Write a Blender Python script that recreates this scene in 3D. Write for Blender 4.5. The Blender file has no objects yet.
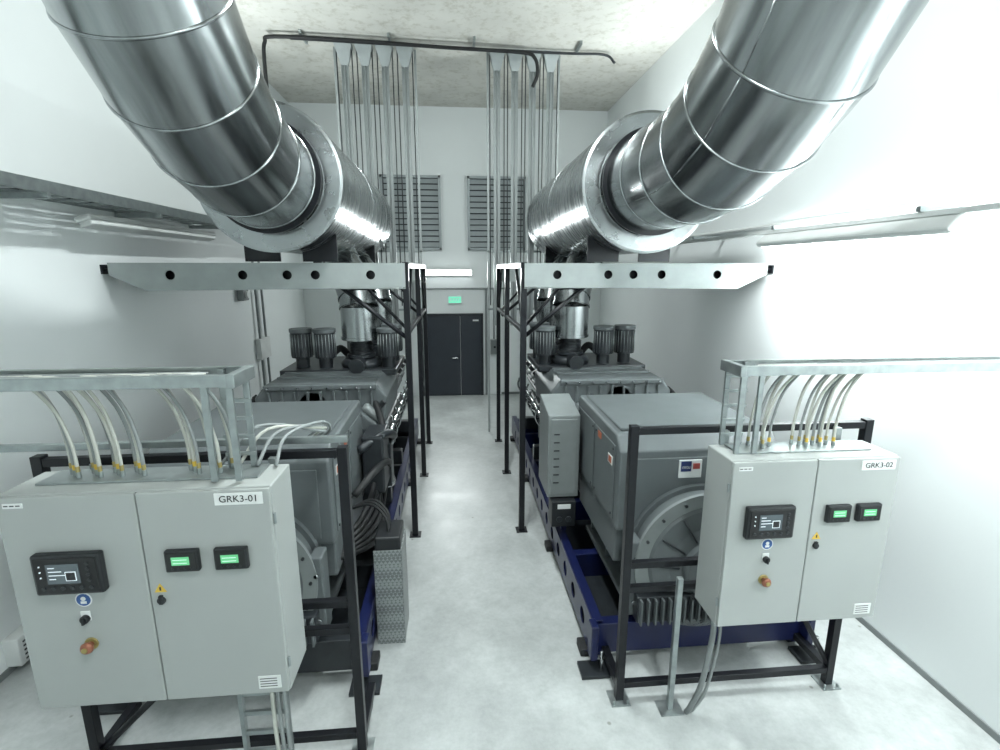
import bpy, bmesh, math, random
from mathutils import Vector, Matrix
random.seed(7)
S = bpy.context.scene
S.view_settings.view_transform = 'Standard'
S.view_settings.look = 'None'
S.view_settings.exposure = 0.38

# ------------------------------------------------------------ materials
def mat(name, col, rough=0.5, metal=0.0, var=0.06, scale=4.0, bump=0.0, bscale=60.0, emit=None, estr=0.0, stretch=None, rvar=0.0):
    m = bpy.data.materials.new(name); m.use_nodes = True
    nt = m.node_tree; b = nt.nodes['Principled BSDF']
    b.inputs['Roughness'].default_value = rough
    b.inputs['Metallic'].default_value = metal
    tc = nt.nodes.new('ShaderNodeTexCoord'); mp = nt.nodes.new('ShaderNodeMapping')
    nt.links.new(tc.outputs['Object'], mp.inputs['Vector'])
    if stretch: mp.inputs['Scale'].default_value = stretch
    n = nt.nodes.new('ShaderNodeTexNoise'); n.inputs['Scale'].default_value = scale; n.inputs['Detail'].default_value = 6
    nt.links.new(mp.outputs['Vector'], n.inputs['Vector'])
    r = nt.nodes.new('ShaderNodeValToRGB')
    r.color_ramp.elements[0].position = 0.3; r.color_ramp.elements[1].position = 0.7
    r.color_ramp.elements[0].color = [max(0, c*(1-var)) for c in col]+[1]
    r.color_ramp.elements[1].color = [min(1, c*(1+var)) for c in col]+[1]
    nt.links.new(n.outputs['Fac'], r.inputs['Fac'])
    nt.links.new(r.outputs['Color'], b.inputs['Base Color'])
    if rvar:
        mr = nt.nodes.new('ShaderNodeMapRange')
        mr.inputs['From Min'].default_value = .3; mr.inputs['From Max'].default_value = .7
        mr.inputs['To Min'].default_value = max(.02, rough-rvar); mr.inputs['To Max'].default_value = rough+rvar
        nt.links.new(n.outputs['Fac'], mr.inputs['Value']); nt.links.new(mr.outputs['Result'], b.inputs['Roughness'])
    if bump:
        n2 = nt.nodes.new('ShaderNodeTexNoise'); n2.inputs['Scale'].default_value = bscale; n2.inputs['Detail'].default_value = 4
        nt.links.new(mp.outputs['Vector'], n2.inputs['Vector'])
        bp = nt.nodes.new('ShaderNodeBump'); bp.inputs['Strength'].default_value = bump; bp.inputs['Distance'].default_value = .01
        nt.links.new(n2.outputs['Fac'], bp.inputs['Height']); nt.links.new(bp.outputs['Normal'], b.inputs['Normal'])
    if emit:
        b.inputs['Emission Color'].default_value = list(emit)+[1]
        b.inputs['Emission Strength'].default_value = estr
    return m

M = {}
M['wall'] = mat('wall_paint', (.76,.795,.795), .65, var=.02, scale=.8, bump=.06, bscale=25)
M['duct'] = mat('galvanised_duct', (.34,.36,.365), .22, 1.0, var=.16, scale=2.0, stretch=(9,1,1), rvar=.05)
M['clad'] = mat('silencer_cladding', (.38,.40,.405), .27, 1.0, var=.12, scale=2.0, stretch=(1,6,1), rvar=.05)
M['galv'] = mat('galvanised_steel', (.33,.365,.365), .38, .8, var=.15, scale=14, rvar=.08)
M['beam'] = mat('beam_galvanised', (.30,.33,.325), .55, .2, var=.06, scale=6)
M['riser'] = mat('riser_galvanised', (.36,.39,.39), .5, .4, var=.08, scale=6)
M['black'] = mat('black_steel', (.006,.007,.010), .35, .3, var=.2)
M['rubber'] = mat('black_rubber', (.008,.009,.010), .6)
M['cab'] = mat('cabinet_paint', (.325,.345,.335), .42, var=.02, scale=3, bump=.03, bscale=200)
M['gen'] = mat('generator_grey', (.105,.12,.124), .42, var=.06, scale=5)
M['gend'] = mat('generator_dark_grey', (.022,.026,.030), .36, .2, var=.15, scale=8)
M['genl'] = mat('generator_light_grey', (.19,.21,.21), .38, var=.05, scale=8)
M['blue'] = mat('blue_frame_paint', (.005,.009,.052), .32, var=.15)
M['steel'] = mat('polished_steel', (.50,.52,.53), .2, 1.0, var=.1)
M['door'] = mat('door_paint', (.020,.026,.036), .4, var=.08)
M['white'] = mat('white_plastic', (.66,.68,.67), .45)
M['cream'] = mat('cream_cable', (.44,.45,.41), .5)
M['gcable'] = mat('grey_cable', (.22,.24,.24), .5)
M['brass'] = mat('brass_gland', (.38,.31,.12), .35, .6)
M['knob'] = mat('brass_red_knob', (.26,.10,.06), .3, .4)
M['plastic'] = mat('black_plastic', (.010,.012,.014), .4)
M['green'] = mat('green_display', (.05,.25,.10), .3, emit=(.15,.55,.26), estr=.6)
M['lcd'] = mat('lcd_display', (.06,.08,.09), .2, emit=(.3,.36,.4), estr=.08)
M['lcdtxt'] = mat('lcd_pixels', (.6,.65,.68), .3, emit=(.7,.8,.85), estr=.35)
M['yellow'] = mat('yellow_label', (.60,.40,.05), .5)
M['orange'] = mat('orange_label', (.40,.11,.05), .5)
M['red'] = mat('red_button', (.30,.05,.04), .35)
M['sblue'] = mat('blue_sticker', (.02,.08,.25), .4)
M['navy'] = mat('badge_navy', (.012,.025,.12), .4)
M['exit'] = mat('exit_sign_green', (.05,.4,.22), .4, emit=(.25,.85,.62), estr=.6)
M['tube'] = mat('lamp_diffuser', (.9,.9,.9), .4, emit=(.93,1,1), estr=6.0)
M['louvre'] = mat('louvre_aluminium', (.34,.375,.385), .5, .15, var=.06)

def concrete():
    m = mat('concrete_ceiling', (.56,.56,.52), .85, var=.10, scale=1.1, bump=.2, bscale=10)
    nt = m.node_tree; b = nt.nodes['Principled BSDF']
    ramp = [n for n in nt.nodes if n.type=='VALTORGB'][0]
    tc = [n for n in nt.nodes if n.type=='TEX_COORD'][0]
    n = nt.nodes.new('ShaderNodeTexNoise'); n.inputs['Scale'].default_value=7; n.inputs['Detail'].default_value=9; n.inputs['Roughness'].default_value=.72
    r = nt.nodes.new('ShaderNodeValToRGB'); r.color_ramp.elements[0].position=.50; r.color_ramp.elements[1].position=.72
    r.color_ramp.elements[0].color=(1,1,1,1); r.color_ramp.elements[1].color=(.68,.66,.60,1)
    nt.links.new(tc.outputs['Object'], n.inputs['Vector']); nt.links.new(n.outputs['Fac'], r.inputs['Fac'])
    mx = nt.nodes.new('ShaderNodeMix'); mx.data_type='RGBA'; mx.blend_type='MULTIPLY'; mx.inputs['Factor'].default_value = 1
    nt.links.new(ramp.outputs['Color'], mx.inputs['A']); nt.links.new(r.outputs['Color'], mx.inputs['B'])
    nt.links.new(mx.outputs['Result'], b.inputs['Base Color'])
    return m
M['conc'] = concrete()
def floor_mat():
    m = mat('concrete_floor', (.43,.455,.45), .40, var=.14, scale=1.3, bump=.05, bscale=18, rvar=.10)
    nt = m.node_tree; b = nt.nodes['Principled BSDF']
    ramp = [n for n in nt.nodes if n.type=='VALTORGB'][0]
    tc = [n for n in nt.nodes if n.type=='TEX_COORD'][0]
    n = nt.nodes.new('ShaderNodeTexNoise'); n.inputs['Scale'].default_value=9; n.inputs['Detail'].default_value=10; n.inputs['Roughness'].default_value=.75
    r = nt.nodes.new('ShaderNodeValToRGB'); r.color_ramp.elements[0].position=.35; r.color_ramp.elements[1].position=.65
    r.color_ramp.elements[0].color=(.80,.80,.80,1); r.color_ramp.elements[1].color=(1.0,1.0,1.0,1)
    nt.links.new(tc.outputs['Object'], n.inputs['Vector']); nt.links.new(n.outputs['Fac'], r.inputs['Fac'])
    v = nt.nodes.new('ShaderNodeTexVoronoi'); v.inputs['Scale'].default_value=2.3
    r2 = nt.nodes.new('ShaderNodeValToRGB'); r2.color_ramp.elements[0].position=.02; r2.color_ramp.elements[1].position=.045
    r2.color_ramp.elements[0].color=(.55,.54,.5,1); r2.color_ramp.elements[1].color=(1,1,1,1)
    nt.links.new(tc.outputs['Object'], v.inputs['Vector']); nt.links.new(v.outputs['Distance'], r2.inputs['Fac'])
    mx = nt.nodes.new('ShaderNodeMix'); mx.data_type='RGBA'; mx.blend_type='MULTIPLY'; mx.inputs['Factor'].default_value = 1
    nt.links.new(ramp.outputs['Color'], mx.inputs['A']); nt.links.new(r.outputs['Color'], mx.inputs['B'])
    mx2 = nt.nodes.new('ShaderNodeMix'); mx2.data_type='RGBA'; mx2.blend_type='MULTIPLY'; mx2.inputs['Factor'].default_value = 1
    nt.links.new(mx.outputs['Result'], mx2.inputs['A']); nt.links.new(r2.outputs['Color'], mx2.inputs['B'])
    nt.links.new(mx2.outputs['Result'], b.inputs['Base Color'])
    return m
M['floor'] = floor_mat()
def diamond():
    m = mat('diamond_plate', (.42,.45,.45), .4, .6)
    nt = m.node_tree; b = nt.nodes['Principled BSDF']
    tc = [n for n in nt.nodes if n.type=='TEX_COORD'][0]
    mp = nt.nodes.new('ShaderNodeMapping'); mp.inputs['Rotation'].default_value=(math.radians(45),math.radians(45),0); mp.inputs['Location'].default_value=(.011,.013,.007)
    nt.links.new(tc.outputs['Object'], mp.inputs['Vector'])
    v = nt.nodes.new('ShaderNodeTexChecker'); v.inputs['Scale'].default_value = 40
    v.inputs['Color1'].default_value=(.36,.385,.385,1); v.inputs['Color2'].default_value=(.20,.215,.215,1)
    nt.links.new(mp.outputs['Vector'], v.inputs['Vector'])
    nt.links.new(v.outputs['Color'], b.inputs['Base Color'])
    bp = nt.nodes.new('ShaderNodeBump'); bp.inputs['Strength'].default_value=.5; bp.inputs['Distance'].default_value=.006
    nt.links.new(v.outputs['Fac'], bp.inputs['Height']); nt.links.new(bp.outputs['Normal'], b.inputs['Normal'])
    return m
M['diamond'] = diamond()

# ------------------------------------------------------------ helpers
def asset(name, loc=(0,0,0)):
    e = bpy.data.objects.new(name, None); e.empty_display_size = .1
    S.collection.objects.link(e); e.location = loc; return e
def link(o, p):
    S.collection.objects.link(o)
    if p:
        o.parent = p; o.matrix_parent_inverse = Matrix.Translation(-Vector(p.location))
    return o
def mk(name, verts, faces, m, p=None, smooth=False):
    me = bpy.data.meshes.new(name); me.from_pydata([tuple(v) for v in verts], [], faces)
    bm = bmesh.new(); bm.from_mesh(me); bmesh.ops.recalc_face_normals(bm, faces=bm.faces); bm.to_mesh(me); bm.free()
    me.materials.append(M[m] if isinstance(m,str) else m)
    if smooth:
        for f in me.polygons: f.use_smooth = True
    return link(bpy.data.objects.new(name, me), p)
def box(p, name, c, s, m, bev=0.0, rot=None, seg=2):
    x,y,z = [d/2 for d in s]
    vs = [(-x,-y,-z),(x,-y,-z),(x,y,-z),(-x,y,-z),(-x,-y,z),(x,-y,z),(x,y,z),(-x,y,z)]
    fs = [(0,3,2,1),(4,5,6,7),(0,1,5,4),(1,2,6,5),(2,3,7,6),(3,0,4,7)]
    o = mk(name, vs, fs, m, p); o.location = c
    if rot: o.rotation_euler = rot
    if bev:
        b = o.modifiers.new('bevel','BEVEL'); b.width = bev; b.segments = seg; b.limit_method='ANGLE'
    return o
def bx(p, name, x0,x1,y0,y1,z0,z1, m, bev=0.0):
    return box(p, name, ((x0+x1)/2,(y0+y1)/2,(z0+z1)/2), (abs(x1-x0),abs(y1-y0),abs(z1-z0)), m, bev)
def revolve(p, name, prof, a, d, m, n=32, smooth=True, sharp=True):
    d = Vector(d).normalized(); a = Vector(a)
    u = d.orthogonal().normalized(); v = d.cross(u)
    vs=[]; fs=[]
    for i in range(len(prof)-1):
        (r0,t0),(r1,t1) = prof[i],prof[i+1]
        base=len(vs)
        for (r,t) in ((r0,t0),(r1,t1)):
            for k in range(n):
                an=2*math.pi*k/n
                vs.append(d*t+u*(r*math.cos(an))+v*(r*math.sin(an)))
        for k in range(n):
            k2=(k+1)%n
            fs.append((base+k,base+k2,base+n+k2,base+n+k))
    me = bpy.data.meshes.new(name)
    me.from_pydata([tuple(q) for q in vs],[],fs)
    bm=bmesh.new(); bm.from_mesh(me)
    if not sharp: bmesh.ops.remove_doubles(bm, verts=bm.verts, dist=1e-5)
    bm.to_mesh(me); bm.free()
    for f in me.polygons: f.use_smooth = smooth
    me.materials.append(M[m]); o=bpy.data.objects.new(name, me); o.location=a
    return link(o,p)
def cyl(p, name, a, b, r, m, n=24):
    a=Vector(a); b=Vector(b); L=(b-a).length
    e=min(.004,r*.15,L*.2)
    return revolve(p,name,[(0.0001,0),(r-e,0),(r,e),(r,L-e),(r-e,L),(0.0001,L)],a,b-a,m,n)
def cat(pts,k=6):
    P=[Vector(q) for q in pts]; P=[P[0]*2-P[1]]+P+[P[-1]*2-P[-2]]
    out=[]
    for i in range(1,len(P)-2):
        for j in range(k):
            t=j/k; a,b,c,d=P[i-1],P[i],P[i+1],P[i+2]
            out.append(.5*((2*b)+(c-a)*t+(2*a-5*b+4*c-d)*t*t+(3*b-3*c+d-a)*t**3))
    out.append(P[-2]); return out
def sweep(p, name, pts, r, m, n=10, closed=False):
    P=[Vector(q) for q in pts]; N=len(P)
    T=[]
    for i in range(N):
        if closed: t=P[(i+1)%N]-P[i-1]
        elif i==0: t=P[1]-P[0]
        elif i==N-1: t=P[-1]-P[-2]
        else: t=(P[i+1]-P[i]).normalized()+(P[i]-P[i-1]).normalized()
        T.append(t.normalized())
    u=T[0].orthogonal().normalized(); vs=[]; fs=[]
    for i in range(N):
        u=(u-T[i]*u.dot(T[i])).normalized(); v=T[i].cross(u)
        for k in range(n):
            a=2*math.pi*k/n; vs.append(P[i]+u*r*math.cos(a)+v*r*math.sin(a))
    for i in range(N if closed else N-1):
        j=(i+1)%N
        for k in range(n):
            k2=(k+1)%n; fs.append((i*n+k,i*n+k2,j*n+k2,j*n+k))
    if not closed:
        fs.append(tuple(range(n))[::-1]); fs.append(tuple((N-1)*n+k for k in range(n)))
    return mk(name,vs,fs,m,p,smooth=True)
def cable(p,name,pts,r,m,n=8): return sweep(p,name,cat(pts),r,m,n)
def plate(p, name, outline, holes, th, m, origin, ax, ay):
    c=bpy.data.curves.new(name,'CURVE'); c.dimensions='2D'; c.fill_mode='BOTH'; c.extrude=th/2
    def sp(pts):
        s=c.splines.new('POLY'); s.points.add(len(pts)-1)
        for i,q in enumerate(pts): s.points[i].co=(q[0],q[1],0,1)
        s.use_cyclic_u=True
    sp(outline)
    for (hx,hy,hr) in holes: sp([(hx+hr*math.cos(2*math.pi*k/20),hy+hr*math.sin(2*math.pi*k/20)) for k in range(20)])
    o=bpy.data.objects.new(name+'_c',c); S.collection.objects.link(o)
    bpy.context.view_layer.update()
    dg=bpy.context.evaluated_depsgraph_get()
    me=bpy.data.meshes.new_from_object(o.evaluated_get(dg)); bpy.data.objects.remove(o)
    ax=Vector(ax).normalized(); ay=Vector(ay).normalized(); az=ax.cross(ay)
    me.transform(Matrix((ax,ay,az)).transposed().to_4x4())
    me.materials.clear(); me.materials.append(M[m]); me.name=name
    ob=bpy.data.objects.new(name,me); ob.location=origin
    return link(ob,p)
def text(p,name,body,c,size,m,rot=(math.pi/2,0,0)):
    f=bpy.data.curves.new(name,'FONT'); f.body=body; f.size=size; f.align_x='CENTER'; f.align_y='CENTER'; f.extrude=.0008
    o=bpy.data.objects.new(name+'_t',f); S.collection.objects.link(o); bpy.context.view_layer.update()
    dg=bpy.context.evaluated_depsgraph_get(); me=bpy.data.meshes.new_from_object(o.evaluated_get(dg)); bpy.data.objects.remove(o)
    me.materials.clear(); me.materials.append(M[m]); ob=bpy.data.objects.new(name,me); ob.location=c; ob.rotation_euler=rot
    return link(ob,p)

# ------------------------------------------------------------ room
XL,XR,YB,YF,H = -3.75,3.8,13.0,-2.5,7.05
bx(None,'floor',XL-.1,XR+.1,YF-.1,YB+.1,-.1,0,'floor')
bx(None,'ceiling',XL-.1,XR+.1,YF-.1,YB+.1,H,H+.1,'conc')
bx(None,'wall_left',XL-.1,XL,YF,YB,0,H,'wall')
bx(None,'wall_right',XR,XR+.1,YF,YB,0,H,'wall')
bx(None,'wall_back',XL-.1,XR+.1,YB,YB+.1,0,H,'wall')
bx(None,'wall_front',XL-.1,XR+.1,YF-.1,YF,0,H,'wall')
bx(None,'baseboard_right',XR-.012,XR,YF,YB,0,.06,'genl',.003)
bx(None,'baseboard_left',XL,XL+.012,YF,YB,0,.06,'genl',.003)
bx(None,'baseboard_back',1.2,XR,YB-.012,YB,0,.06,'genl',.003)

d=asset('door_1',(-.1,YB,0))
bx(d,'frame_left',-.92,-.85,YB-.06,YB,0,2.17,'gend',.005); bx(d,'frame_right',.65,.72,YB-.06,YB,0,2.17,'gend',.005)
bx(d,'frame_top',-.92,.72,YB-.06,YB,2.1,2.17,'gend',.005)
bx(d,'leaf_1',-.85,.12,YB-.045,YB,0.01,2.1,'door',.004); bx(d,'leaf_2',.13,.65,YB-.045,YB,0.01,2.1,'door',.004)
cyl(d,'handle',(.02,YB-.1,1.02),(-.1,YB-.1,1.02),.012,'steel'); cyl(d,'handle_spindle',(.04,YB-.11,1.02),(.04,YB-.04,1.02),.02,'steel')
bx(d,'door_label',.45,.6,YB-.05,YB-.044,1.97,2.01,'white')
for z in (.3,1.1,1.9): cyl(d,'hinge',(-.85,YB-.055,z),(-.85,YB-.055,z+.1),.012,'steel')
for i,(x0,x1) in enumerate(((-1.75,-.3),(.35,1.8))):
    w=asset('window_%d'%(i+1),((x0+x1)/2,YB,4.6)); z0,z1=3.75,5.5
    bx(w,'frame_l',x0,x0+.06,YB-.1,YB,z0,z1,'louvre',.004); bx(w,'frame_r',x1-.06,x1,YB-.1,YB,z0,z1,'louvre',.004)
    bx(w,'frame_t',x0,x1,YB-.1,YB,z1-.06,z1,'louvre',.004); bx(w,'frame_b',x0,x1,YB-.1,YB,z0,z0+.06,'louvre',.004)
    bx(w,'backing',x0+.05,x1-.05,YB-.02,YB-.005,z0+.05,z1-.05,'gend')
    bx(w,'mullion',(x0+x1)/2-.025,(x0+x1)/2+.025,YB-.1,YB-.02,z0+.05,z1-.05,'louvre')
    n=12
    for k in range(n):
        z=z0+.13+(z1-z0-.26)*k/(n-1)
        box(w,'blade',((x0+x1)/2,YB-.055,z),(x1-x0-.12,.012,.118),'louvre',0,(math.radians(-22),0,0))
e=asset('emergency_exit_sign',(0,YB,2.5)); bx(e,'housing',-.18,.18,YB-.06,YB,2.42,2.62,'white',.006); bx(e,'panel',-.16,.16,YB-.066,YB-.058,2.44,2.6,'exit')
text(e,'pictogram','EXIT',(0,YB-.07,2.52),.12,'white')
e=asset('fire_alarm_call_point',(-1.05,YB,1.9)); bx(e,'housing',-1.12,-1.0,YB-.05,YB,1.85,1.97,'red',.008); cyl(e,'button',(-1.06,YB-.06,1.91),(-1.06,YB-.04,1.91),.03,'white')
e=asset('switch_box',(1.1,YB,1.3)); bx(e,'housing',.90,1.12,YB-.12,YB,1.1,1.5,'cab',.01); bx(e,'lid',.915,1.105,YB-.13,YB-.118,1.12,1.48,'genl',.004); cyl(e,'knob',(1.01,YB-.15,1.3),(1.01,YB-.12,1.3),.03,'plastic')
e=asset('door_conduit',(0,YB,2.75)); yc=YB-.04
cyl(e,'run',(-1.4,yc,2.8),(1.6,yc,2.8),.022,'gcable'); cyl(e,'drop_1',(.80,yc,0.01),(.80,yc,2.8),.03,'genl'); cyl(e,'drop_2',(1.0,yc,1.5),(1.0,yc,2.8),.022,'gcable')
cyl(e,'drop_3',(-1.06,yc,1.97),(-1.06,yc,2.8),.015,'white')

# ------------------------------------------------------------ luminaires
def lum(name, a, b, energy, down=(0,0,-1), size=.16, dm='tube'):
    a=Vector(a); b=Vector(b); c=(a+b)/2; L=(b-a).length; dr=(b-a).normalized(); dn=Vector(down).normalized()
    e=asset(name,c)
    side=dr.cross(dn)
    R=Matrix((dr,side,-dn)).transposed() if dr.cross(side).dot(-dn)>0 else Matrix((dr,-side,-dn)).transposed()
    def slab(nm,off,w,h,l,m,bev):
        o=box(e,nm,c+dn*off,(l,w,h),m,bev); o.rotation_euler=R.to_euler()
    slab('housing',-.03,.16,.06,L,'white',.02)
    slab('diffuser',.015,.13,.06,L-.04,dm,.02)
    if energy:
        ld=bpy.data.lights.new('lamp_tube','AREA'); ld.shape='RECTANGLE'; ld.size=L-.05; ld.size_y=size; ld.energy=energy; ld.color=(.93,1,1)
        lo=bpy.data.objects.new('lamp_tube',ld); link(lo,e); lo.location=c+dn*.05
        lo.rotation_euler=R.to_euler()
    return e
lum('door_light',(-.75,YB-.12,3.2),(.45,YB-.12,3.2),75,down=(0,-1,-.15),size=.18)
lum('wall_washer_lamp',(XR-.42,3.2,3.58),(XR-.42,5.4,3.58),120,down=(.8,0,-.75),size=.1)
lum('wall_washer_lamp',(XR-.42,.2,3.58),(XR-.42,2.4,3.58),110,down=(.8,0,-.75),size=.1)
lum('batten_lamp',(XL+.24,5.3,3.74),(XL+.24,7.9,3.74),0,down=(.35,0,-1),dm='white')
lum('added_uplight',(XL+.18,7.6,4.9),(XL+.18,8.8,4.9),50,down=(.7,.15,1))  # added light, hidden behind the left duct, brightens ceiling and back wall
lum('added_uplight',(XR-.18,7.8,4.9),(XR-.18,9.0,4.9),60,down=(-.7,.15,1))  # added light, hidden behind the right duct, same purpose
for (x,y,en) in ((1.0,-.6,190),(.1,4.4,240)):
    lum('added_ceiling_light',(x,y-.75,H-.055),(x,y+.75,H-.055),en,size=.3)  # added out of view for general room light

# ------------------------------------------------------------ silencers and ducts
def silencer(cx, cz=4.17, r=.70, y0=5.4, y1=9.6):
    e=asset('exhaust_silencer',(cx,(y0+y1)/2,cz-r))
    ri=.50
    prof=[(.0001,y1-y0),(r-.02,y1-y0),(r,y1-y0-.02),(r,.03),(r+.012,.028),(r+.012,0),(r-.015,-.006),(ri+.03,-.006),(ri+.03,-.03),(ri-.02,-.03),(ri-.02,.03),(.0001,.03)]
    revolve(e,'shell',prof,(cx,y0,cz),(0,1,0),'clad',96)
    for yy in (7.4,):
        sweep(e,'seam_band',[(cx+(r+.001)*math.cos(t*math.pi/36),yy,cz+(r+.001)*math.sin(t*math.pi/36)) for t in range(72)],.006,'clad',6,True)
    for k in range(24):
        an=2*math.pi*k/24; rr=r-.05
        cyl(e,'rivet',(cx+rr*math.cos(an),y0-.012,cz+rr*math.sin(an)),(cx+rr*math.cos(an),y0,cz+rr*math.sin(an)),.006,'galv',8)
    for yy in (5.92,8.66):
        for s in (-1,1):
            vs=[(cx+s*.12,3.375),(cx+s*.5,3.375),(cx+s*.5,cz-math.sqrt(r*r-.25)+.005),(cx+s*.12,cz-math.sqrt(r*r-.0144)+.005)]
            V=[(q[0],yy-.01,q[1]) for q in vs]+[(q[0],yy+.01,q[1]) for q in vs]
            mk('saddle',V,[(0,1,2,3),(7,6,5,4),(0,4,5,1),(1,5,6,2),(2,6,7,3),(3,7,4,0)],'black',e)
    return e
def duct(cx, pts, r):
    e=asset('exhaust_duct',pts[0]); P=[Vector(q) for q in pts]; n=64
    D=[(P[i+1]-P[i]).normalized() for i in range(len(P)-1)]
    def ring(i,seg):
        d=D[seg]
        t=d if i in (0,len(P)-1) else (D[i-1]+D[i]).normalized()
        u=(Vector((1,0,0))-d*d.x).normalized(); v=d.cross(u); out=[]
        for k in range(n):
            a=2*math.pi*k/n; c=P[i]+u*r*math.cos(a)+v*r*math.sin(a)
            out.append(c+d*(-(c-P[i]).dot(t)/d.dot(t)))
        return out
    for s in range(len(D)):
        A=ring(s,s); B=ring(s+1,s)
        mk('duct_section',A+B,[(k,(k+1)%n,n+(k+1)%n,n+k) for k in range(n)],'duct',e,smooth=True)
        k=n//2+6 if cx>0 else 6
        sweep(e,'lap_seam',[A[k],B[k]],.005,'duct',6)
        sweep(e,'joint_bead',A,.011,'duct',8,True)
    revolve(e,'collar_ring',[(r,0),(r+.045,0),(r+.045,.03),(r,.03)],(P[0].x,P[0].y-.1,P[0].z),(0,1,0),'black',64)
    return e
def arc(cx,y0,z0,r,nseg,mult=90):
    return [(cx,y0-r*math.sin(math.radians(mult)*i/nseg),z0+r*(1-math.cos(math.radians(mult)*i/nseg))) for i in range(nseg+1)]
CZ=4.17
silencer(2.05); silencer(-1.8)
pl=[(-1.8,5.36,CZ)]+arc(-1.8,5.2,CZ,2.35,8); pl.append((-1.8,pl[-1][1],H))
duct(-1.8,pl,.49)
pr=[(2.05,5.36,CZ),(2.05,4.85,CZ)]+arc(2.05,4.35,CZ,1.90,7); pr.append((2.05,pr[-1][1],H))
duct(2.05,pr,.49)

# ------------------------------------------------------------ tall support frames
def sframe(px, wx, sgn):
    e=asset('silencer_support_frame',(px,7.5,0)); t=.035
    for y in (5.86,7.74,9.3):
        bx(e,'post',px-t,px+t,y-t,y+t,0,3.37,'black',.004); bx(e,'foot_plate',px-.07,px+.07,y-.07,y+.07,0,.012,'black')
    bx(e,'top_rail',px-t,px+t,5.83,9.33,3.30,3.37,'black',.004)
    bx(e,'mid_rail',px-t*.8,px+t*.8,5.86,9.3,2.55,2.6,'black',.004)
    Lb=abs(wx-px)-.06
    for y in (5.80,8.6):
        a=px if sgn>0 else wx+.06
        if sgn>0: out=[(0,.0),(Lb-.38,-.03),(Lb-.02,.14),(Lb-.02,.27),(0,.27)]
        else: out=[(.02,.14),(.38,-.03),(Lb,0),(Lb,.27),(.02,.27)]
        holes=[(q,.14,.05) for q in ((.38,.98,1.28,1.62,2.3) if sgn>0 else (Lb-.38,Lb-.98,Lb-1.28,Lb-1.75,Lb-2.5))]
        plate(e,'beam_web',out,holes,.008,'beam',(a,y,3.09),(1,0,0),(0,0,1))
        plate(e,'beam_dark_backing',out,[],.006,'black',(a,y+.10,3.09),(1,0,0),(0,0,1))  # black sheet added behind the web to make its holes look dark
        bx(e,'beam_top_flange',a+.02,a+Lb-.02,y,y+.14,3.352,3.36,'beam')
        bx(e,'beam_bottom_flange',a+(.0 if sgn>0 else .38),a+Lb-(.38 if sgn>0 else 0),y,y+.12,3.075,3.083,'beam')
        for dy in (.04,.11):
            cyl(e,'wall_anchor',(wx-sgn*.16,y+dy,3.29),(wx,y+dy,3.29),.012,'black',10)
        bx(e,'wall_plate',wx-sgn*.02,wx,y-.0,y+.15,3.24,3.34,'black')
        yy=y+.06
        sweep(e,'diagonal_brace',[(px,yy,2.50),(px+sgn*.72,yy,3.09)],.026,'black',8)
        sweep(e,'diagonal_brace',[(px,yy+.25,2.55),(px+sgn*.52,yy+.25,3.12)],.02,'black',8)
    sweep(e,'side_brace',[(px,5.9,2.62),(px,6.6,3.3)],.02,'black',8)
    sweep(e,'side_brace',[(px,9.2,2.62),(px,8.6,3.3)],.02,'black',8)
    return e
sframe(.80,XR,1); sframe(-.55,XL,-1)

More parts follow.
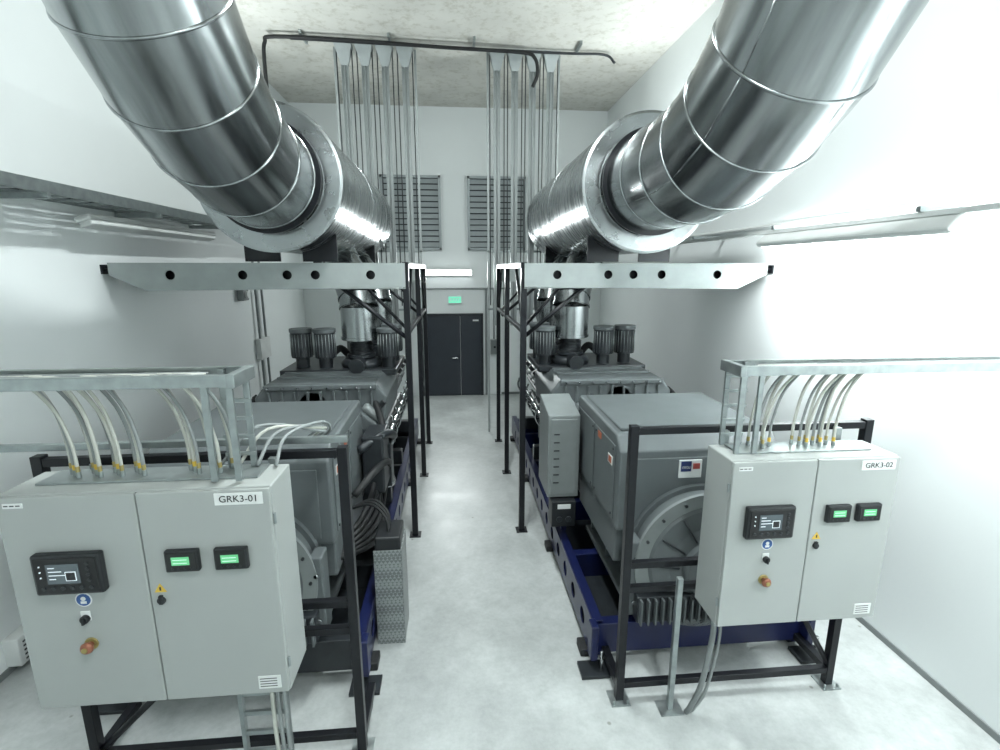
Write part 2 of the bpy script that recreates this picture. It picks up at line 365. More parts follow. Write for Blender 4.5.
# ------------------------------------------------------------ generator sets
def genset(cx, s, right):
    g=asset('generator_set',(cx,6.5,0))
    X=lambda l: cx+s*l
    def B(name,l0,l1,y0,y1,z0,z1,m,bev=.01):
        a,b=sorted((X(l0),X(l1))); return bx(g,name,a,b,y0,y1,z0,z1,m,bev)
    y0,y1=3.6,9.6; Lr=y1-y0; zb=.07; zh=.34
    for l in (.95,-.95):
        holes=[(.3+i*.36,.17,.075) for i in range(int((Lr-.4)/.36))]
        plate(g,'skid_web',[(0,0),(Lr,0),(Lr,zh),(0,zh)],holes,.012,'blue',(X(l),y0,zb),(0,1,0),(0,0,1))
        B('skid_top_flange',l-.09 if l>0 else l,l if l>0 else l+.09,y0,y1,zb+zh-.014,zb+zh,'blue',.003)
        B('skid_bottom_flange',l-.09 if l>0 else l,l if l>0 else l+.09,y0,y1,zb,zb+.014,'blue',.003)
        for yy in (3.75,5.4,7.4,9.3):
            B('anti_vibration_mount',l-.07,l+.07,yy-.08,yy+.08,0,zb,'rubber',.01)
    for yy in (3.65,4.7,5.9,7.3,8.6,9.5):
        B('skid_cross_member',-.94,.94,yy-.05,yy+.05,zb+.02,zb+.3,'blue' if right else 'gend',.006)
    B('drip_tray',-.86,.86,3.8,9.4,zb+.01,zb+.04,'gend',.003)
    az=.90
    revolve(g,'alternator_shell',[(.0001,0),(.22,0),(.24,.02),(.24,.08),(.33,.12),(.47,.14),(.56,.2),(.56,.34),(.60,.34),(.60,.40),(.57,.40),(.57,1.55),(.62,1.55),(.62,1.66),(.55,1.72),(.5,1.95)],(cx,3.45,az),(0,1,0),'gen',64)
    revolve(g,'end_ring',[(.50,0),(.61,0),(.61,.035),(.50,.035)],(cx,3.60,az),(0,1,0),'genl',64)
    for k in range(16):
        an=2*math.pi*k/16; cyl(g,'end_bolt',(cx+.56*math.cos(an),3.585,az+.56*math.sin(an)),(cx+.56*math.cos(an),3.61,az+.56*math.sin(an)),.014,'gend',6)
    for k in range(20):
        an=2*math.pi*k/20+.1; ca,sa=math.cos(an),math.sin(an)
        sweep(g,'shell_rib',[(cx+.575*ca,3.9,az+.575*sa),(cx+.575*ca,4.95,az+.575*sa)],.014,'gen',4)
    for k in range(12):
        an=2*math.pi*k/12; sweep(g,'grille_spoke',[(cx+.26*math.cos(an),3.53,az+.26*math.sin(an)),(cx+.46*math.cos(an),3.585,az+.46*math.sin(an))],.008,'gend',5)
    for l in (.48,-.48):
        B('alternator_foot',l-.14,l+.14,3.85,5.1,zb+zh,zb+zh+.05,'gen')
        for yy in (3.9,4.45,5.0): B('foot_gusset',l-.1,l+.1,yy,yy+.03,zb+zh+.04,.72,'gen',.004)
    for l in (.60,-.60):
        B('end_bracket',l-.05,l+.05,3.62,3.80,.42,1.10,'gen',.015); cyl(g,'bracket_bolt',(X(l),3.60,.95),(X(l),3.64,.95),.02,'steel',8); cyl(g,'bracket_bolt',(X(l),3.60,.55),(X(l),3.64,.55),.02,'steel',8)
    B('air_inlet_box',-.60,.60,3.52,3.85,.42,.66,'gend')
    for k in range(20):
        l=-.58+k*.061; B('air_inlet_fin',l-.008,l+.008,3.47,3.54,.43,.65,'gen',.002)
    w=.70; ya,yb,za,zt=3.85,5.3,1.08,1.92
    prof=[(ya,za),(ya,1.55),(ya,zt-.12),(ya+.12,zt),(yb-.05,zt+.02),(yb,zt-.05),(yb,za)]
    n=len(prof); V=[(cx-w,q[0],q[1]) for q in prof]+[(cx+w,q[0],q[1]) for q in prof]
    F=[tuple(range(n))[::-1],tuple(n+i for i in range(n))]+[(i,(i+1)%n,n+(i+1)%n,n+i) for i in range(n)]
    o=mk('terminal_box',V,F,'gen',g); b=o.modifiers.new('b','BEVEL'); b.width=.02; b.segments=3; b.limit_method='ANGLE'
    for sd in (1,-1):
        B('side_cover',sd*w,sd*(w+.012),ya+.1,(ya+yb)/2-.02,za+.06,zt-.1,'gen',.006)
        B('side_cover',sd*w,sd*(w+.012),(ya+yb)/2+.02,yb-.08,za+.06,zt-.1,'gen',.006)
        for yy in (ya+.14,(ya+yb)/2-.06,(ya+yb)/2+.06,yb-.12):
            for zz in (za+.1,zt-.14): cyl(g,'cover_screw',(X(sd*(w+.01)),yy,zz),(X(sd*(w+.02)),yy,zz),.012,'gend',8)
        B('skirt',sd*.55,sd*.68,ya+.1,yb-.1,.72,za+.02,'gen',.02)
    B('front_cover',-.6,.6,ya-.014,ya,za+.06,zt-.18,'gen',.006)
    B('top_lid',-.64,.64,ya+.18,yb-.1,zt+.0,zt+.03,'gen',.01)
    if right:
        bx(g,'maker_badge',1.86,2.06,ya-.026,ya-.012,1.56,1.72,'white',.004); bx(g,'maker_badge_bar',1.875,1.965,ya-.03,ya-.024,1.62,1.71,'navy')
        text(g,'badge_text','mtu',(1.92,ya-.032,1.66),.045,'white')
        bx(g,'badge_mark',1.98,2.04,ya-.03,ya-.024,1.64,1.69,'red')
    B('warning_label',w+.012,w+.016,4.0,4.12,1.62,1.70,'white',0); B('warning_label_2',w+.0155,w+.018,4.02,4.10,1.63,1.69,'orange',0)
    B('warning_label_top',w+.012,w+.016,4.35,4.45,1.74,1.8,'orange',0)
    revolve(g,'flywheel_housing',[(.45,0),(.60,.0),(.66,.06),(.66,.28),(.58,.32),(.3,.32)],(cx,5.35,.95),(0,1,0),'gend',48)
    B('oil_pan',-.34,.34,5.75,9.1,.2,.55,'gend',.03)
    B('crankcase',-.42,.42,5.7,9.2,.5,1.15,'gend',.03)
    for l in (.5,-.5):
        for yy in (6.0,7.3,8.8): B('engine_mount',l-.38 if l<0 else l-.1,l+.1 if l<0 else l+.38,yy-.07,yy+.07,zb+zh,.62,'gend',.01)
    for sd in (1,-1):
        ang=math.radians(40)*sd*s
        box(g,'cylinder_bank',Vector((X(sd*.42),7.45,1.25)),(.42,3.3,.5),'gend',.02,(0,ang,0))
        for k in range(8):
            yy=6.0+k*.41
            box(g,'cylinder_head',Vector((X(sd*.62),yy,1.50)),(.34,.34,.16),'gen',.03,(0,ang,0),3)
            box(g,'valve_cover',Vector((X(sd*.70),yy,1.60)),(.26,.26,.10),'genl',.045,(0,ang,0),4)
            cable(g,'exhaust_runner',[(X(sd*.5),yy,1.55),(X(sd*.38),yy,1.72),(X(sd*.26),yy,1.62)],.045,'steel',10)
            cable(g,'injection_line',[(X(sd*.86),yy,1.42),(X(sd*.92),yy+.06,1.2),(X(sd*.78),yy+.1,.98),(X(sd*.6),yy+.1,.9)],.016,'steel',6)
            cyl(g,'coil_cap',(X(sd*.76),yy,1.62),(X(sd*.84),yy,1.72),.035,'plastic',12)
        cyl(g,'fuel_rail',(X(sd*.88),5.9,1.30),(X(sd*.88),9.0,1.30),.028,'steel'); cyl(g,'coolant_rail',(X(sd*.66),5.8,1.02),(X(sd*.66),9.1,1.02),.06,'gen')
        cyl(g,'wiring_duct',(X(sd*.80),5.8,1.12),(X(sd*.80),9.0,1.12),.03,'rubber')
        for k in range(5):
            yy=6.3+k*.34; cyl(g,'oil_filter',(X(sd*.66),yy,.62),(X(sd*.66),yy,.92),.085,'gend' if k%2 else 'gen'); cyl(g,'filter_head',(X(sd*.62),yy,.92),(X(sd*.62),yy,.98),.09,'gen')
        cable(g,'hose',[(X(sd*.6),5.6,1.1),(X(sd*.8),5.5,1.25),(X(sd*.85),5.7,1.5),(X(sd*.7),6.1,1.75)],.04,'rubber')
        cable(g,'hose',[(X(sd*.55),5.5,.9),(X(sd*.86),5.6,.8),(X(sd*.88),6.2,.6),(X(sd*.7),6.9,.55)],.03,'steel')
        cable(g,'hose',[(X(sd*.88),5.8,1.35),(X(sd*.9),5.55,1.0),(X(sd*.86),5.5,.7),(X(sd*.8),5.7,.45)],.025,'rubber')
    cyl(g,'intake_plenum',(cx,6.0,1.68),(cx,9.0,1.68),.17,'gend',32)
    hx=.74; ox=X(.10)
    prof=[(-hx,1.42),(-hx-.04,1.78),(-hx+.1,1.95),(hx-.1,1.95),(hx+.04,1.78),(hx,1.42)]
    n=len(prof); V=[(ox+q[0],6.0,q[1]) for q in prof]+[(ox+q[0],7.3,q[1]) for q in prof]
    F=[tuple(range(n)),tuple(n+i for i in range(n))[::-1]]+[(i,(i+1)%n,n+(i+1)%n,n+i) for i in range(n)]
    o=mk('charge_air_cooler',V,F,'gen',g); b=o.modifiers.new('b','BEVEL'); b.width=.03; b.segments=3; b.limit_method='ANGLE'
    for k in range(9):
        l=.10-.60+k*.15; B('cooler_rib',l-.012,l+.012,5.96,6.05,1.45,1.86,'gen',.005)
    B('cooler_flange',-.68,.88,5.95,6.05,1.40,1.46,'gen'); B('cooler_top_flange',-.56,.76,5.97,6.05,1.88,1.94,'gen')
    for k in range(8): cyl(g,'flange_bolt',(X(-.50+k*.171),5.94,1.91),(X(-.50+k*.171),5.98,1.91),.012,'steel',6)
    for k in range(3): B('cooler_top_rib',-.5,.74,6.3+k*.3,6.33+k*.3,1.93,1.975,'gen',.004)
    stacks=((.42,7.0,.25),(.52,8.1,.2))
    for (l,yy,rr) in stacks:
        revolve(g,'turbo_neck',[(.0001,0),(.2,0),(.2,.04),(.14,.05),(.13,.14),(.19,.18),(.19,.22),(.14,.22),(.14,.42),(.24,.42),(.24,.46),(.0001,.46)],(X(l),yy,1.93),(0,0,1),'gend',32)
        ring=[(X(l)+.2*math.cos(t*math.pi/12),yy+.2*math.sin(t*math.pi/12),2.02) for t in range(24)]
        sweep(g,'turbo_volute',ring,.075,'gend',12,True)
        cyl(g,'turbo_inlet',(X(l),yy-.2,2.04),(X(l),yy-.42,2.04),.1,'gend')
        for k in range(8):
            zz=2.14+k*.022; sweep(g,'bellows',[(X(l)+.15*math.cos(t*math.pi/10),yy+.15*math.sin(t*math.pi/10),zz) for t in range(20)],.012,'gend',6,True)
        P=[Vector(q) for q in ((X(l),yy,2.36),(X(l),yy,2.78),(X(l*.95),yy+.05,2.92),(X(l*.75),yy+.18,3.14),(X(l*.35),yy+.36,3.38),(X(l*.1),yy+.5,3.62))]
        for i in range(len(P)-1):
            dd=(P[i+1]-P[i]); revolve(g,'stack_section',[(rr,-.01),(rr,dd.length+.01)],P[i],dd,'duct',40)
            revolve(g,'stack_band',[(rr,0),(rr+.012,0),(rr+.012,.03),(rr,.03)],P[i],dd,'duct',40)
        revolve(g,'stack_base',[(.14,0),(rr,0)],P[0],(0,0,1),'duct',40)
    for (l,yy) in ((-.04,6.9),(-.36,6.95),(.80,6.9),(.80,7.4)):
        cyl(g,'air_filter_can',(X(l),yy,2.12),(X(l),yy,2.46),.14,'gend',32); cyl(g,'air_filter_lid',(X(l),yy,2.46),(X(l),yy,2.51),.15,'gen',32)
        cyl(g,'air_filter_base',(X(l),yy,1.93),(X(l),yy,2.12),.09,'gend',24)
        for k in range(20):
            an=2*math.pi*k/20; sweep(g,'air_filter_pleat',[(X(l)+.142*math.cos(an),yy+.142*math.sin(an),2.14),(X(l)+.142*math.cos(an),yy+.142*math.sin(an),2.44)],.004,'galv',4)
    B('air_manifold',-.6,.92,6.7,7.8,1.9,1.98,'gend')
    cable(g,'breather_hose',[(X(-.02),7.0,2.1),(X(.1),7.15,2.2),(X(.2),7.2,2.1)],.05,'rubber',10)
    B('gear_case',-.5,.5,9.15,9.4,.55,1.5,'gen',.03); cyl(g,'pulley',(cx,9.4,.8),(cx,9.48,.8),.22,'gend')
    cable(g,'coolant_pipe',[(X(.3),9.3,1.5),(X(.35),9.35,2.0),(X(.5),9.4,2.6),(X(.5),9.4,3.2)],.07,'gen',14)
    cable(g,'coolant_pipe',[(X(-.2),9.3,1.5),(X(-.2),9.35,2.0),(X(-.2),9.4,2.6),(X(-.2),9.4,3.2)],.07,'gen',14)
    if right:
        V=[(X(.76),4.95,.88),(X(1.10),4.95,.88),(X(1.10),4.95,1.80),(X(.76),4.95,1.80),(X(.76),5.5,.88),(X(1.10),5.5,.88),(X(1.10),5.5,1.90),(X(.76),5.5,1.90)]
        o=mk('side_cabinet',V,[(0,1,2,3),(7,6,5,4),(0,4,5,1),(1,5,6,2),(2,6,7,3),(3,7,4,0)],'genl',g); b=o.modifiers.new('b','BEVEL'); b.width=.012; b.segments=2
        B('side_cabinet_door',.79,1.07,4.938,4.952,.92,1.76,'genl',.006)
        for k in range(7): B('vent_slot',.98,1.04,4.932,4.939,1.05+k*.09,1.062+k*.09,'gend',0)
        B('socket_box',.80,1.06,4.86,5.06,.58,.87,'plastic',.01); B('socket_label',.86,1.0,4.852,4.862,.79,.84,'white',.0)
        for l in (.88,.98): cyl(g,'socket',(X(l),4.845,.67),(X(l),4.865,.67),.032,'gend')
        B('side_cabinet_post',.84,.9,5.1,5.2,.40,.9,'blue',.004)
    else:
        B('junction_box',.72,.98,5.35,5.55,.9,1.4,'gend',.01)
        for k in range(6):
            cable(g,'loom',[(X(.55+k*.03),4.1,.8),(X(.80+.02*k),4.4,1.0-.05*k),(X(.85+.02*k),4.9,1.1-.09*k),(X(.8),5.4,1.2-.05*k)],.024,'rubber')
        cable(g,'flex_pipe',[(X(.72),4.9,1.50),(X(.95),5.1,1.6),(X(1.0),5.5,1.45),(X(.85),5.8,1.3)],.045,'gend',12)
        cable(g,'flex_pipe',[(X(.74),4.5,1.20),(X(.9),4.7,1.35),(X(.98),5.1,1.3),(X(.9),5.6,1.0)],.035,'rubber',12)
        B('side_box',.74,.96,4.95,5.4,1.0,1.62,'gend',.02)
    for l in (.95,-.95):
        B('lifting_lug',l-.03,l+.03,3.5,3.62,.1,.42,'blue',.01); B('lug_foot',l-.12,l+.12,3.42,3.6,.0,.03,'gend',.004)
        cyl(g,'levelling_bolt',(X(l-.06),3.5,.03),(X(l-.06),3.5,.2),.015,'steel',10)
    return g
genset(2.05,-1,True); genset(-1.72,1,False)

# ------------------------------------------------------------ control cabinets
def cabinet(x0,x1,y,z0,z1,code,dep=.32):
    c=asset('control_cabinet',((x0+x1)/2,y+dep/2,z0)); W=x1-x0; xm=(x0+x1)/2
    bx(c,'body',x0,x1,y+.02,y+dep,z0,z1,'cab',.008)
    for a,b,nm in ((x0+.004,xm-.003,'door_left'),(xm+.003,x1-.004,'door_right')):
        bx(c,nm,a,b,y-.004,y+.018,z0+.006,z1-.006,'cab',.006)
    bx(c,'door_gasket',xm-.01,xm+.01,y+.012,y+.022,z0+.01,z1-.01,'rubber')
    def fx(u): return x0+u*W
    cx,cz=fx(.235),z1-.41
    bx(c,'controller_bezel',cx-.16,cx+.16,y-.05,y-.004,cz-.105,cz+.115,'plastic',.012)
    bx(c,'controller_face',cx-.145,cx+.145,y-.056,y-.048,cz-.09,cz+.10,'rubber',.004)
    bx(c,'controller_screen',cx-.085,cx+.065,y-.059,y-.054,cz-.035,cz+.07,'lcd')
    for k in range(4):
        w=.03+.03*((k*7)%3); bx(c,'screen_line',cx-.075,cx-.075+w,y-.0605,y-.0585,cz+.05-k*.02,cz+.054-k*.02,'lcdtxt')
    bx(c,'screen_block',cx+.0,cx+.05,y-.0605,y-.0585,cz-.02,cz+.03,'lcdtxt'); bx(c,'screen_block_inner',cx+.004,cx+.046,y-.0615,y-.0604,cz-.016,cz+.026,'plastic')
    for k in range(6):
        cyl(c,'controller_key',(cx-.11+k*.044,y-.062,cz-.06),(cx-.11+k*.044,y-.055,cz-.06),.010,'gend',12)
    for k in range(4): cyl(c,'controller_key',(cx+.105,y-.062,cz+.07-k*.03),(cx+.105,y-.055,cz+.07-k*.03),.009,'gend',10)
    for k in range(3): cyl(c,'status_led',(cx-.115,y-.060,cz+.06-k*.03),(cx-.115,y-.055,cz+.06-k*.03),.004,'lcdtxt',8)
    cyl(c,'round_sticker',(cx+.02,y-.006,cz-.165),(cx+.02,y-.003,cz-.165),.040,'white',32); cyl(c,'round_sticker_blue',(cx+.02,y-.0075,cz-.165),(cx+.02,y-.005,cz-.165),.034,'sblue',32)
    cyl(c,'sticker_pictogram',(cx+.02,y-.009,cz-.158),(cx+.02,y-.007,cz-.158),.012,'white',16); bx(c,'sticker_pictogram_body',cx+.006,cx+.034,y-.0088,y-.007,cz-.186,cz-.172,'white')
    bx(c,'switch_plate',cx-.005,cx+.04,y-.01,y-.003,cz-.285,cz-.23,'white',.002); cyl(c,'key_switch',(cx+.018,y-.03,cz-.27),(cx+.018,y-.004,cz-.27),.022,'plastic'); bx(c,'switch_lever',cx+.013,cx+.023,y-.04,y-.03,cz-.29,cz-.25,'plastic')
    cyl(c,'stop_base',(cx+.02,y-.012,cz-.42),(cx+.02,y-.004,cz-.42),.034,'brass',32)
    revolve(c,'stop_mushroom',[(.0001,-.052),(.024,-.05),(.032,-.038),(.029,-.025),(.016,-.022),(.016,0)],(cx+.02,y-.008,cz-.42),(0,1,0),'knob',32,sharp=False)
    cyl(c,'stop_cap',(cx+.02,y-.066,cz-.42),(cx+.02,y-.058,cz-.42),.014,'brass',20)
    for u in (.65,.835):
        mx,mz=fx(u),z1-.37
        bx(c,'meter_bezel',mx-.082,mx+.082,y-.035,y-.004,mz-.06,mz+.06,'plastic',.008)
        bx(c,'meter_face',mx-.072,mx+.072,y-.039,y-.034,mz-.05,mz+.05,'rubber',.003)
        bx(c,'meter_display',mx-.045,mx+.04,y-.042,y-.038,mz-.016,mz+.028,'green')
        for q in range(2): bx(c,'meter_digits',mx-.038,mx+.03,y-.0428,y-.0418,mz-.006+q*.018,mz-.003+q*.018,'lcdtxt')
        for k in range(4): cyl(c,'meter_key',(mx-.045+k*.03,y-.043,mz-.037),(mx-.045+k*.03,y-.038,mz-.037),.006,'gend',8)
    lx,lz=xm+.055,z1-.60
    cyl(c,'lock',(lx,y-.02,lz),(lx,y-.003,lz),.020,'plastic'); bx(c,'lock_handle',lx-.010,lx+.010,y-.022,y-.004,lz-.02,lz+.03,'plastic',.004)
    V=[(lx-.03,y-.006,lz+.045),(lx+.03,y-.006,lz+.045),(lx,y-.006,lz+.095)]; mk('warning_triangle',V+[(a,y-.003,b) for a,_,b in V],[(0,1,2),(5,4,3),(0,3,4,1),(1,4,5,2),(2,5,3,0)],'yellow',c)
    bx(c,'triangle_mark',lx-.004,lx+.004,y-.0075,y-.0055,lz+.055,lz+.075,'plastic')
    bx(c,'name_plate',x1-.27,x1-.035,y-.008,y-.003,z1-.085,z1-.02,'white',.002); text(c,'name_plate_text',code,(x1-.152,y-.0095,z1-.053),.050,'plastic')
    bx(c,'small_label',x0+.04,x0+.13,y-.007,y-.003,z1-.06,z1-.035,'white')
    for k in range(3): bx(c,'small_label_line',x0+.045+k*.027,x0+.065+k*.027,y-.0078,y-.0068,z1-.050,z1-.044,'gend')
    bx(c,'rating_plate',x1-.16,x1-.04,y-.008,y-.003,z0+.04,z0+.12,'white',.002)
    for k in range(4): bx(c,'rating_line',x1-.15,x1-.06,y-.0095,y-.0078,z0+.054+k*.016,z0+.058+k*.016,'gend')
    for zz in (z0+.18,z1-.18): cyl(c,'hinge_left',(x0-.004,y+.02,zz-.03),(x0-.004,y+.02,zz+.03),.008,'galv'); cyl(c,'hinge_right',(x1+.004,y+.02,zz-.03),(x1+.004,y+.02,zz+.03),.008,'galv')
    bx(c,'gland_plate',x0+.1,x1-.1,y+.12,y+dep-.02,z1,z1+.012,'galv',.003)
    return c
LX0,LX1,LY,LZ0,LZ1=-2.24,-.95,2.45,1.0,2.22
RX0,RX1,RY,RZ0,RZ1=1.71,2.84,2.80,.94,2.12
cabinet(LX0,LX1,LY,LZ0,LZ1,'GRK3-01'); cabinet(RX0,RX1,RY,RZ0,RZ1,'GRK3-02')

def cstand(xa,xb,y,cy,cx0,cx1):
    e=asset('cabinet_stand',((xa+xb)/2,y,0)); t=.03
    for x in (xa,xb):
        bx(e,'post',x-t,x+t,y-t,y+t,0,2.24,'black',.004); bx(e,'foot_plate',x-.075,x+.075,y-.075,y+.075,0,.012,'galv')
        bx(e,'floor_runner',x-t,x+t,y+t,y+.42,.10,.16,'black',.004)
        for dx in (-.055,.055): cyl(e,'foot_bolt',(x+dx,y-.055,0),(x+dx,y-.055,.04),.01,'galv',8)
    for z in (2.2,1.17,.97,.14):
        bx(e,'rail',min(xa,xb)+t,max(xa,xb)-t,y-.025,y+.025,z-.025,z+.025,'black',.004)
    for x in (cx0+.15,cx1-.15):
        bx(e,'mount_strut',x-.02,x+.02,cy,y-.02,2.0,2.04,'galv',.002); bx(e,'mount_upright',x-.02,x+.02,y-.065,y-.025,.95,2.2,'galv',.002)
        bx(e,'mount_strut',x-.02,x+.02,cy,y-.02,1.1,1.14,'galv',.002)
    return e
st=cstand(-.70,-2.42,2.97,LY+.32,LX0,LX1)
sweep(st,'knee_brace',[(-2.40,2.97,.16),(-1.95,2.97,.6)],.022,'black',8)
st=cstand(1.22,2.95,3.22,RY+.32,RX0,RX1)
sweep(st,'knee_brace',[(2.93,3.22,.2),(2.6,3.22,.75)],.022,'black',8)

def ladder(e,xa,xb,ya,yb,z):
    for y in (ya,yb):
        bx(e,'side_rail',xa,xb,y-.006,y+.006,z-.03,z+.03,'galv',.002)
        s=1 if y==ya else -1
        bx(e,'rail_lip_top',xa,xb,min(y,y+s*.022),max(y,y+s*.022),z+.026,z+.031,'galv'); bx(e,'rail_lip_bottom',xa,xb,min(y,y+s*.022),max(y,y+s*.022),z-.031,z-.026,'galv')
    x=xa+.08
    while x<xb: bx(e,'rung',x-.015,x+.015,ya,yb,z-.024,z-.008,'galv',.002); x+=.22
def cable_sys(x_end,x_wall,ya,yb,z,ctop,xs,drop,dirs):
    e=asset('cable_ladder',((x_end+x_wall)/2,ya,z)); a,b=sorted((x_end,x_wall)); ladder(e,a,b,ya,yb,z)
    s=1 if x_wall>x_end else -1
    for x in (x_end+s*.02,x_end+s*.14):
        for y in (ya+.02,yb-.02):
            bx(e,'drop_rail',x-.016,x+.016,y-.010,y+.010,ctop+.013,z+.02,'galv',.002)
    k=ctop+.08
    while k<z-.05: bx(e,'drop_rung',min(x_end+s*.0,x_end+s*.16),max(x_end,x_end+s*.16),yb-.04,yb-.02,k,k+.02,'galv',.002); k+=.1
    bx(e,'corner_plate',x_end-.02,x_end+.02,ya-.012,yb+.012,z-.035,z+.035,'galv',.004)
    for k in range(7):
        y=ya+.035+k*(yb-ya-.07)/6
        cable(e,'run_cable',[(x_end+s*.2,y,z+.0),((x_end+x_wall)/2,y+.01*(-1)**k,z+.002),(x_wall-s*.02,y,z+.0)],.009,('cream','gcable','cream','rubber','gcable','cream','gcable')[k])
    for i,(x,y) in enumerate(xs):
        m=('cream','gcable','cream','cream','gcable')[i%5]; r=.0085+.0015*(i%2)
        cyl(e,'cable_gland',(x,y,ctop+.012),(x,y,ctop+.045),.012,'galv',10); cyl(e,'gland_collar',(x,y,ctop+.045),(x,y,ctop+.075),.0105,('brass','yellow','brass')[i%3],10)
        dx=drop*dirs[i]*(1+.25*((i*37)%5-2)/2)
        cable(e,'drop_cable',[(x,y,ctop+.06),(x+dx*.05,y,ctop+.2),(x+dx*.35,y-.005,z-.16),(x+dx,y-.03,z-.01),(x+dx*2.0,y-.03,z+.006)],r,m)
    return e
xs=[(-2.04+.036*k,2.69-.03*(k%3)) for k in range(12)]+[(-1.44+.036*k,2.69-.03*(k%3)) for k in range(8)]
cable_sys(-1.10,XL,2.50,2.74,2.76,LZ1,xs,.13,[-1]*20)
xs=[(1.95+.032*k,3.05-.03*(k%3)) for k in range(5)]+[(2.26+.032*k,3.05-.03*(k%3)) for k in range(9)]
cable_sys(1.76,XR,2.88,3.10,2.68,RZ1,xs,.17,[1]*14)
e=asset('cable_rail',(-1.6,3.05,2.27))
bx(e,'strut',XL,-.68,3.02,3.06,2.245,2.285,'galv',.003)
for k in range(4):
    cable(e,'cable',[(-1.0-.1*k,2.7,2.24),(-.98-.05*k,2.85,2.36+.02*k),(-.85,3.1,2.36-.02*k),(-.9-.03*k,3.5,2.18),(-1.1-.04*k,3.9,1.97)],.010,('gcable','gcable','cream')[k%3])
e=asset('cable_riser',(-1.19,2.66,0))
for x in (-1.32,-1.06): bx(e,'rail',x-.012,x+.012,2.64,2.68,0,LZ0,'galv',.002)
k=.1
while k<LZ0-.05: bx(e,'rung',-1.32,-1.06,2.65,2.67,k,k+.03,'galv',.002); k+=.14
bx(e,'foot',-1.36,-1.02,2.61,2.71,0,.01,'galv')
for i in range(3):
    x=-1.12+.035*i; cable(e,'cable',[(x,2.62,LZ0),(x,2.615,.6),(x+.01,2.61,.3),(x,2.61,.02)],.013,('cream','gcable','gcable')[i])
e=asset('cable_conduit_stand',(1.6,3.1,0))
bx(e,'strut',1.56,1.60,3.08,3.12,0,1.12,'galv',.003); bx(e,'foot',1.49,1.67,3.03,3.17,0,.01,'galv',.002)
cable(e,'flex_cable',[(1.80,3.0,RZ0),(1.81,3.0,.7),(1.76,3.0,.3),(1.70,3.02,.08),(1.69,3.05,.01)],.02,'genl')
cable(e,'flex_cable',[(1.85,3.0,RZ0),(1.86,3.0,.65),(1.80,3.0,.25),(1.73,3.02,.07),(1.72,3.05,.01)],.012,'gcable')
e=asset('diamond_plate_cover',(-.6,4.1,0))
bx(e,'front_panel',-.74,-.50,3.98,3.99,0,.92,'diamond'); bx(e,'side_panel',-.51,-.50,3.98,4.35,0,.92,'diamond'); bx(e,'back_panel',-.74,-.50,4.34,4.35,0,.92,'diamond')
bx(e,'pump_head',-.73,-.51,4.0,4.33,.90,1.03,'plastic',.015)
for k in range(3): cable(e,'cable',[(-.62,4.1+k*.06,1.02),(-.65,4.15+k*.06,1.15),(-.8,4.3+k*.05,1.2),(-1.0,4.4,1.12)],.012,'rubber')

# ------------------------------------------------------------ wall ladders / conduits
e=asset('cable_tray',(XL+.2,6,3.95)); za=3.95
for x in (XL+.06,XL+.46): bx(e,'side_rail',x-.008,x+.008,YF,10.2,za-.05,za+.05,'galv',.002)
y=YF+.2
while y<10.1: bx(e,'rung',XL+.06,XL+.46,y-.03,y+.03,za-.035,za-.015,'galv',.002); y+=.28
for y in (-1,1,3,4.6,6.2,7.8,9.4): bx(e,'wall_bracket',XL,XL+.48,y-.02,y+.02,za-.095,za-.05,'galv',.002); bx(e,'wall_bracket_plate',XL,XL+.012,y-.03,y+.03,za-.2,za+.02,'galv')
for k in range(4): cable(e,'cable',[(XL+.12+k*.08,YF+.1,za+.0),(XL+.13+k*.07,3,za),(XL+.12+k*.08,7,za),(XL+.12+k*.08,10.1,za)],.02,('gcable','rubber','cream','gcable')[k])
e=asset('mounting_rail',(XR-.05,5,3.72)); bx(e,'strut',XR-.44,XR-.36,YF,8.6,3.66,3.70,'white',.004)
for y in (0,2,3.5,5.2,7,8.4): bx(e,'bracket',XR-.46,XR,y-.02,y+.02,3.70,3.74,'galv')
cyl(e,'conduit',(XR-.03,YF,3.80),(XR-.03,9,3.80),.02,'white')
e=asset('drop_pipe',(XL+.06,10.0,0))
for y in (9.8,10.1): cyl(e,'pipe',(XL+.06,y,.6),(XL+.06,y,3.84),.022,'genl')
bx(e,'junction_box',XL+.002,XL+.1,9.7,10.2,1.6,2.0,'white',.01)
e=asset('ventilation_sensor',(XL+.05,9.3,3.3)); bx(e,'housing',XL+.002,XL+.12,9.1,9.35,2.75,2.95,'genl',.02); cyl(e,'dome',(XL+.12,9.22,2.85),(XL+.16,9.22,2.85),.06,'white')

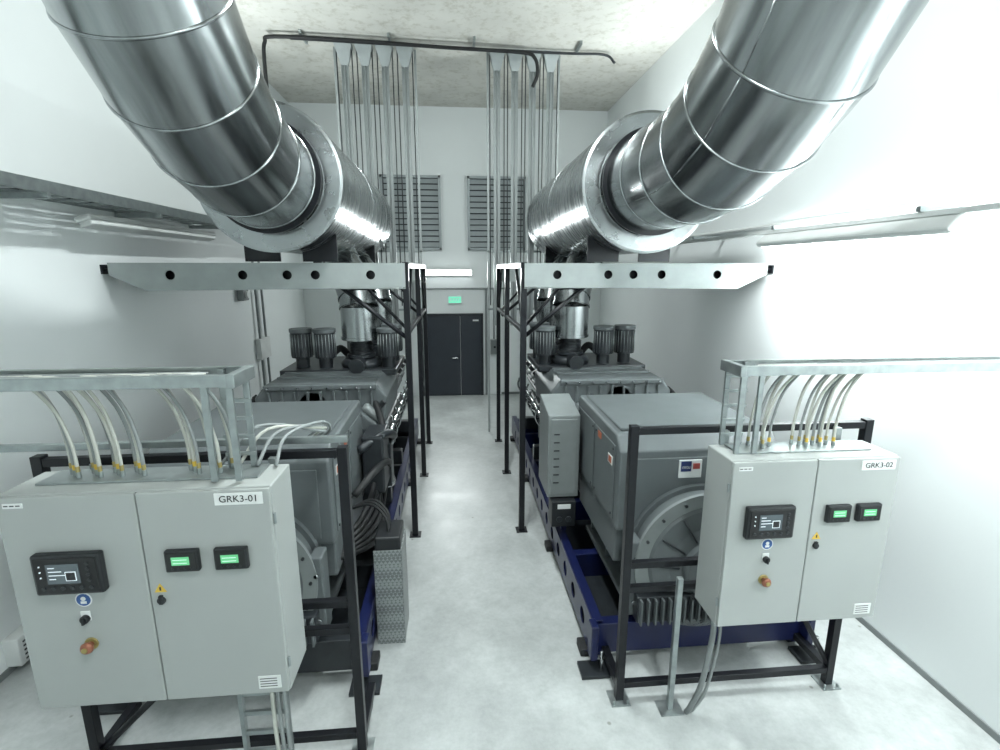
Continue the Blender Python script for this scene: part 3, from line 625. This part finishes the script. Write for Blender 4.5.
def bundle(x0,x1,y):
    e=asset('ceiling_cable_riser',((x0+x1)/2,y,2.3)); n=4
    for k in range(n):
        x=x0+(x1-x0)*(k+.5)/n
        bx(e,'tray',x-.055,x+.055,y,y+.012,2.2,H,'riser',.002)
        bx(e,'tray_lip',x-.06,x-.053,y-.04,y+.012,2.2,H,'riser'); bx(e,'tray_lip',x+.053,x+.06,y-.04,y+.012,2.2,H,'riser')
        V=[(x-.06,y-.03,H-.30),(x+.06,y-.03,H-.30),(x+.15,y-.16,H),(x-.15,y-.16,H),(x-.06,y+.02,H-.30),(x+.06,y+.02,H-.30),(x+.15,y+.04,H),(x-.15,y+.04,H)]
        mk('ceiling_shoe',V,[(0,1,2,3),(7,6,5,4),(0,4,5,1),(1,5,6,2),(2,6,7,3),(3,7,4,0)],'riser',e)
        for j in (-1,1):
            cyl(e,'threaded_rod',(x+j*.13,y-.03,2.6),(x+j*.13,y-.03,H),.010,'gend',8)
        cyl(e,'cable',(x,y-.02,2.2),(x,y-.02,H),.014,'gcable',10)
    for z in (2.5,3.6): bx(e,'cross_strut',x0-.02,x1+.02,y+.012,y+.05,z,z+.04,'galv',.003)
    for x in (x0,x1): bx(e,'floor_post',x-.02,x+.02,y+.012,y+.052,0,H,'riser',.003)
    return e
bundle(-2.0,-.62,9.85); bundle(.66,1.95,9.85)
e=asset('ceiling_conduit',(0,9.5,H-.1))
cable(e,'pipe',[(-3.0,9.3,6.1),(-3.0,9.3,6.6),(-2.97,9.3,6.86),(-2.8,9.3,6.95),(-1.5,9.35,6.95),(0,9.45,6.94),(1.2,9.5,6.93),(1.45,9.5,6.85),(1.5,9.5,6.6),(1.42,9.5,6.4)],.03,'rubber',12)
cable(e,'pipe_2',[(-2.6,9.42,6.98),(0,9.55,6.98),(2.0,9.6,6.98),(2.7,9.6,6.98),(2.9,9.6,6.85)],.022,'gend',10)
for x in (-2.4,-1,.4,2.2): bx(e,'clip',x-.02,x+.02,9.25,9.66,H-.06,H,'galv')
e=asset('floor_vent',(XL+.08,4.2,0)); bx(e,'housing',XL,XL+.12,3.9,4.6,.07,.32,'white',.01)
for k in range(5): bx(e,'slot',XL+.118,XL+.124,3.95,4.55,.10+k*.04,.115+k*.04,'gend')

# ------------------------------------------------------------ world + camera
w=bpy.data.worlds.new('world'); S.world=w; w.use_nodes=True
w.node_tree.nodes['Background'].inputs['Color'].default_value=(.75,.85,.9,1); w.node_tree.nodes['Background'].inputs['Strength'].default_value=.3
cd=bpy.data.cameras.new('camera'); co=bpy.data.objects.new('camera',cd); S.collection.objects.link(co)
cd.sensor_width=36; cd.lens=18.04; cd.clip_start=.05
co.location=(0,0,3.3); co.rotation_euler=(math.radians(78),0,math.radians(-5.1)); S.camera=co
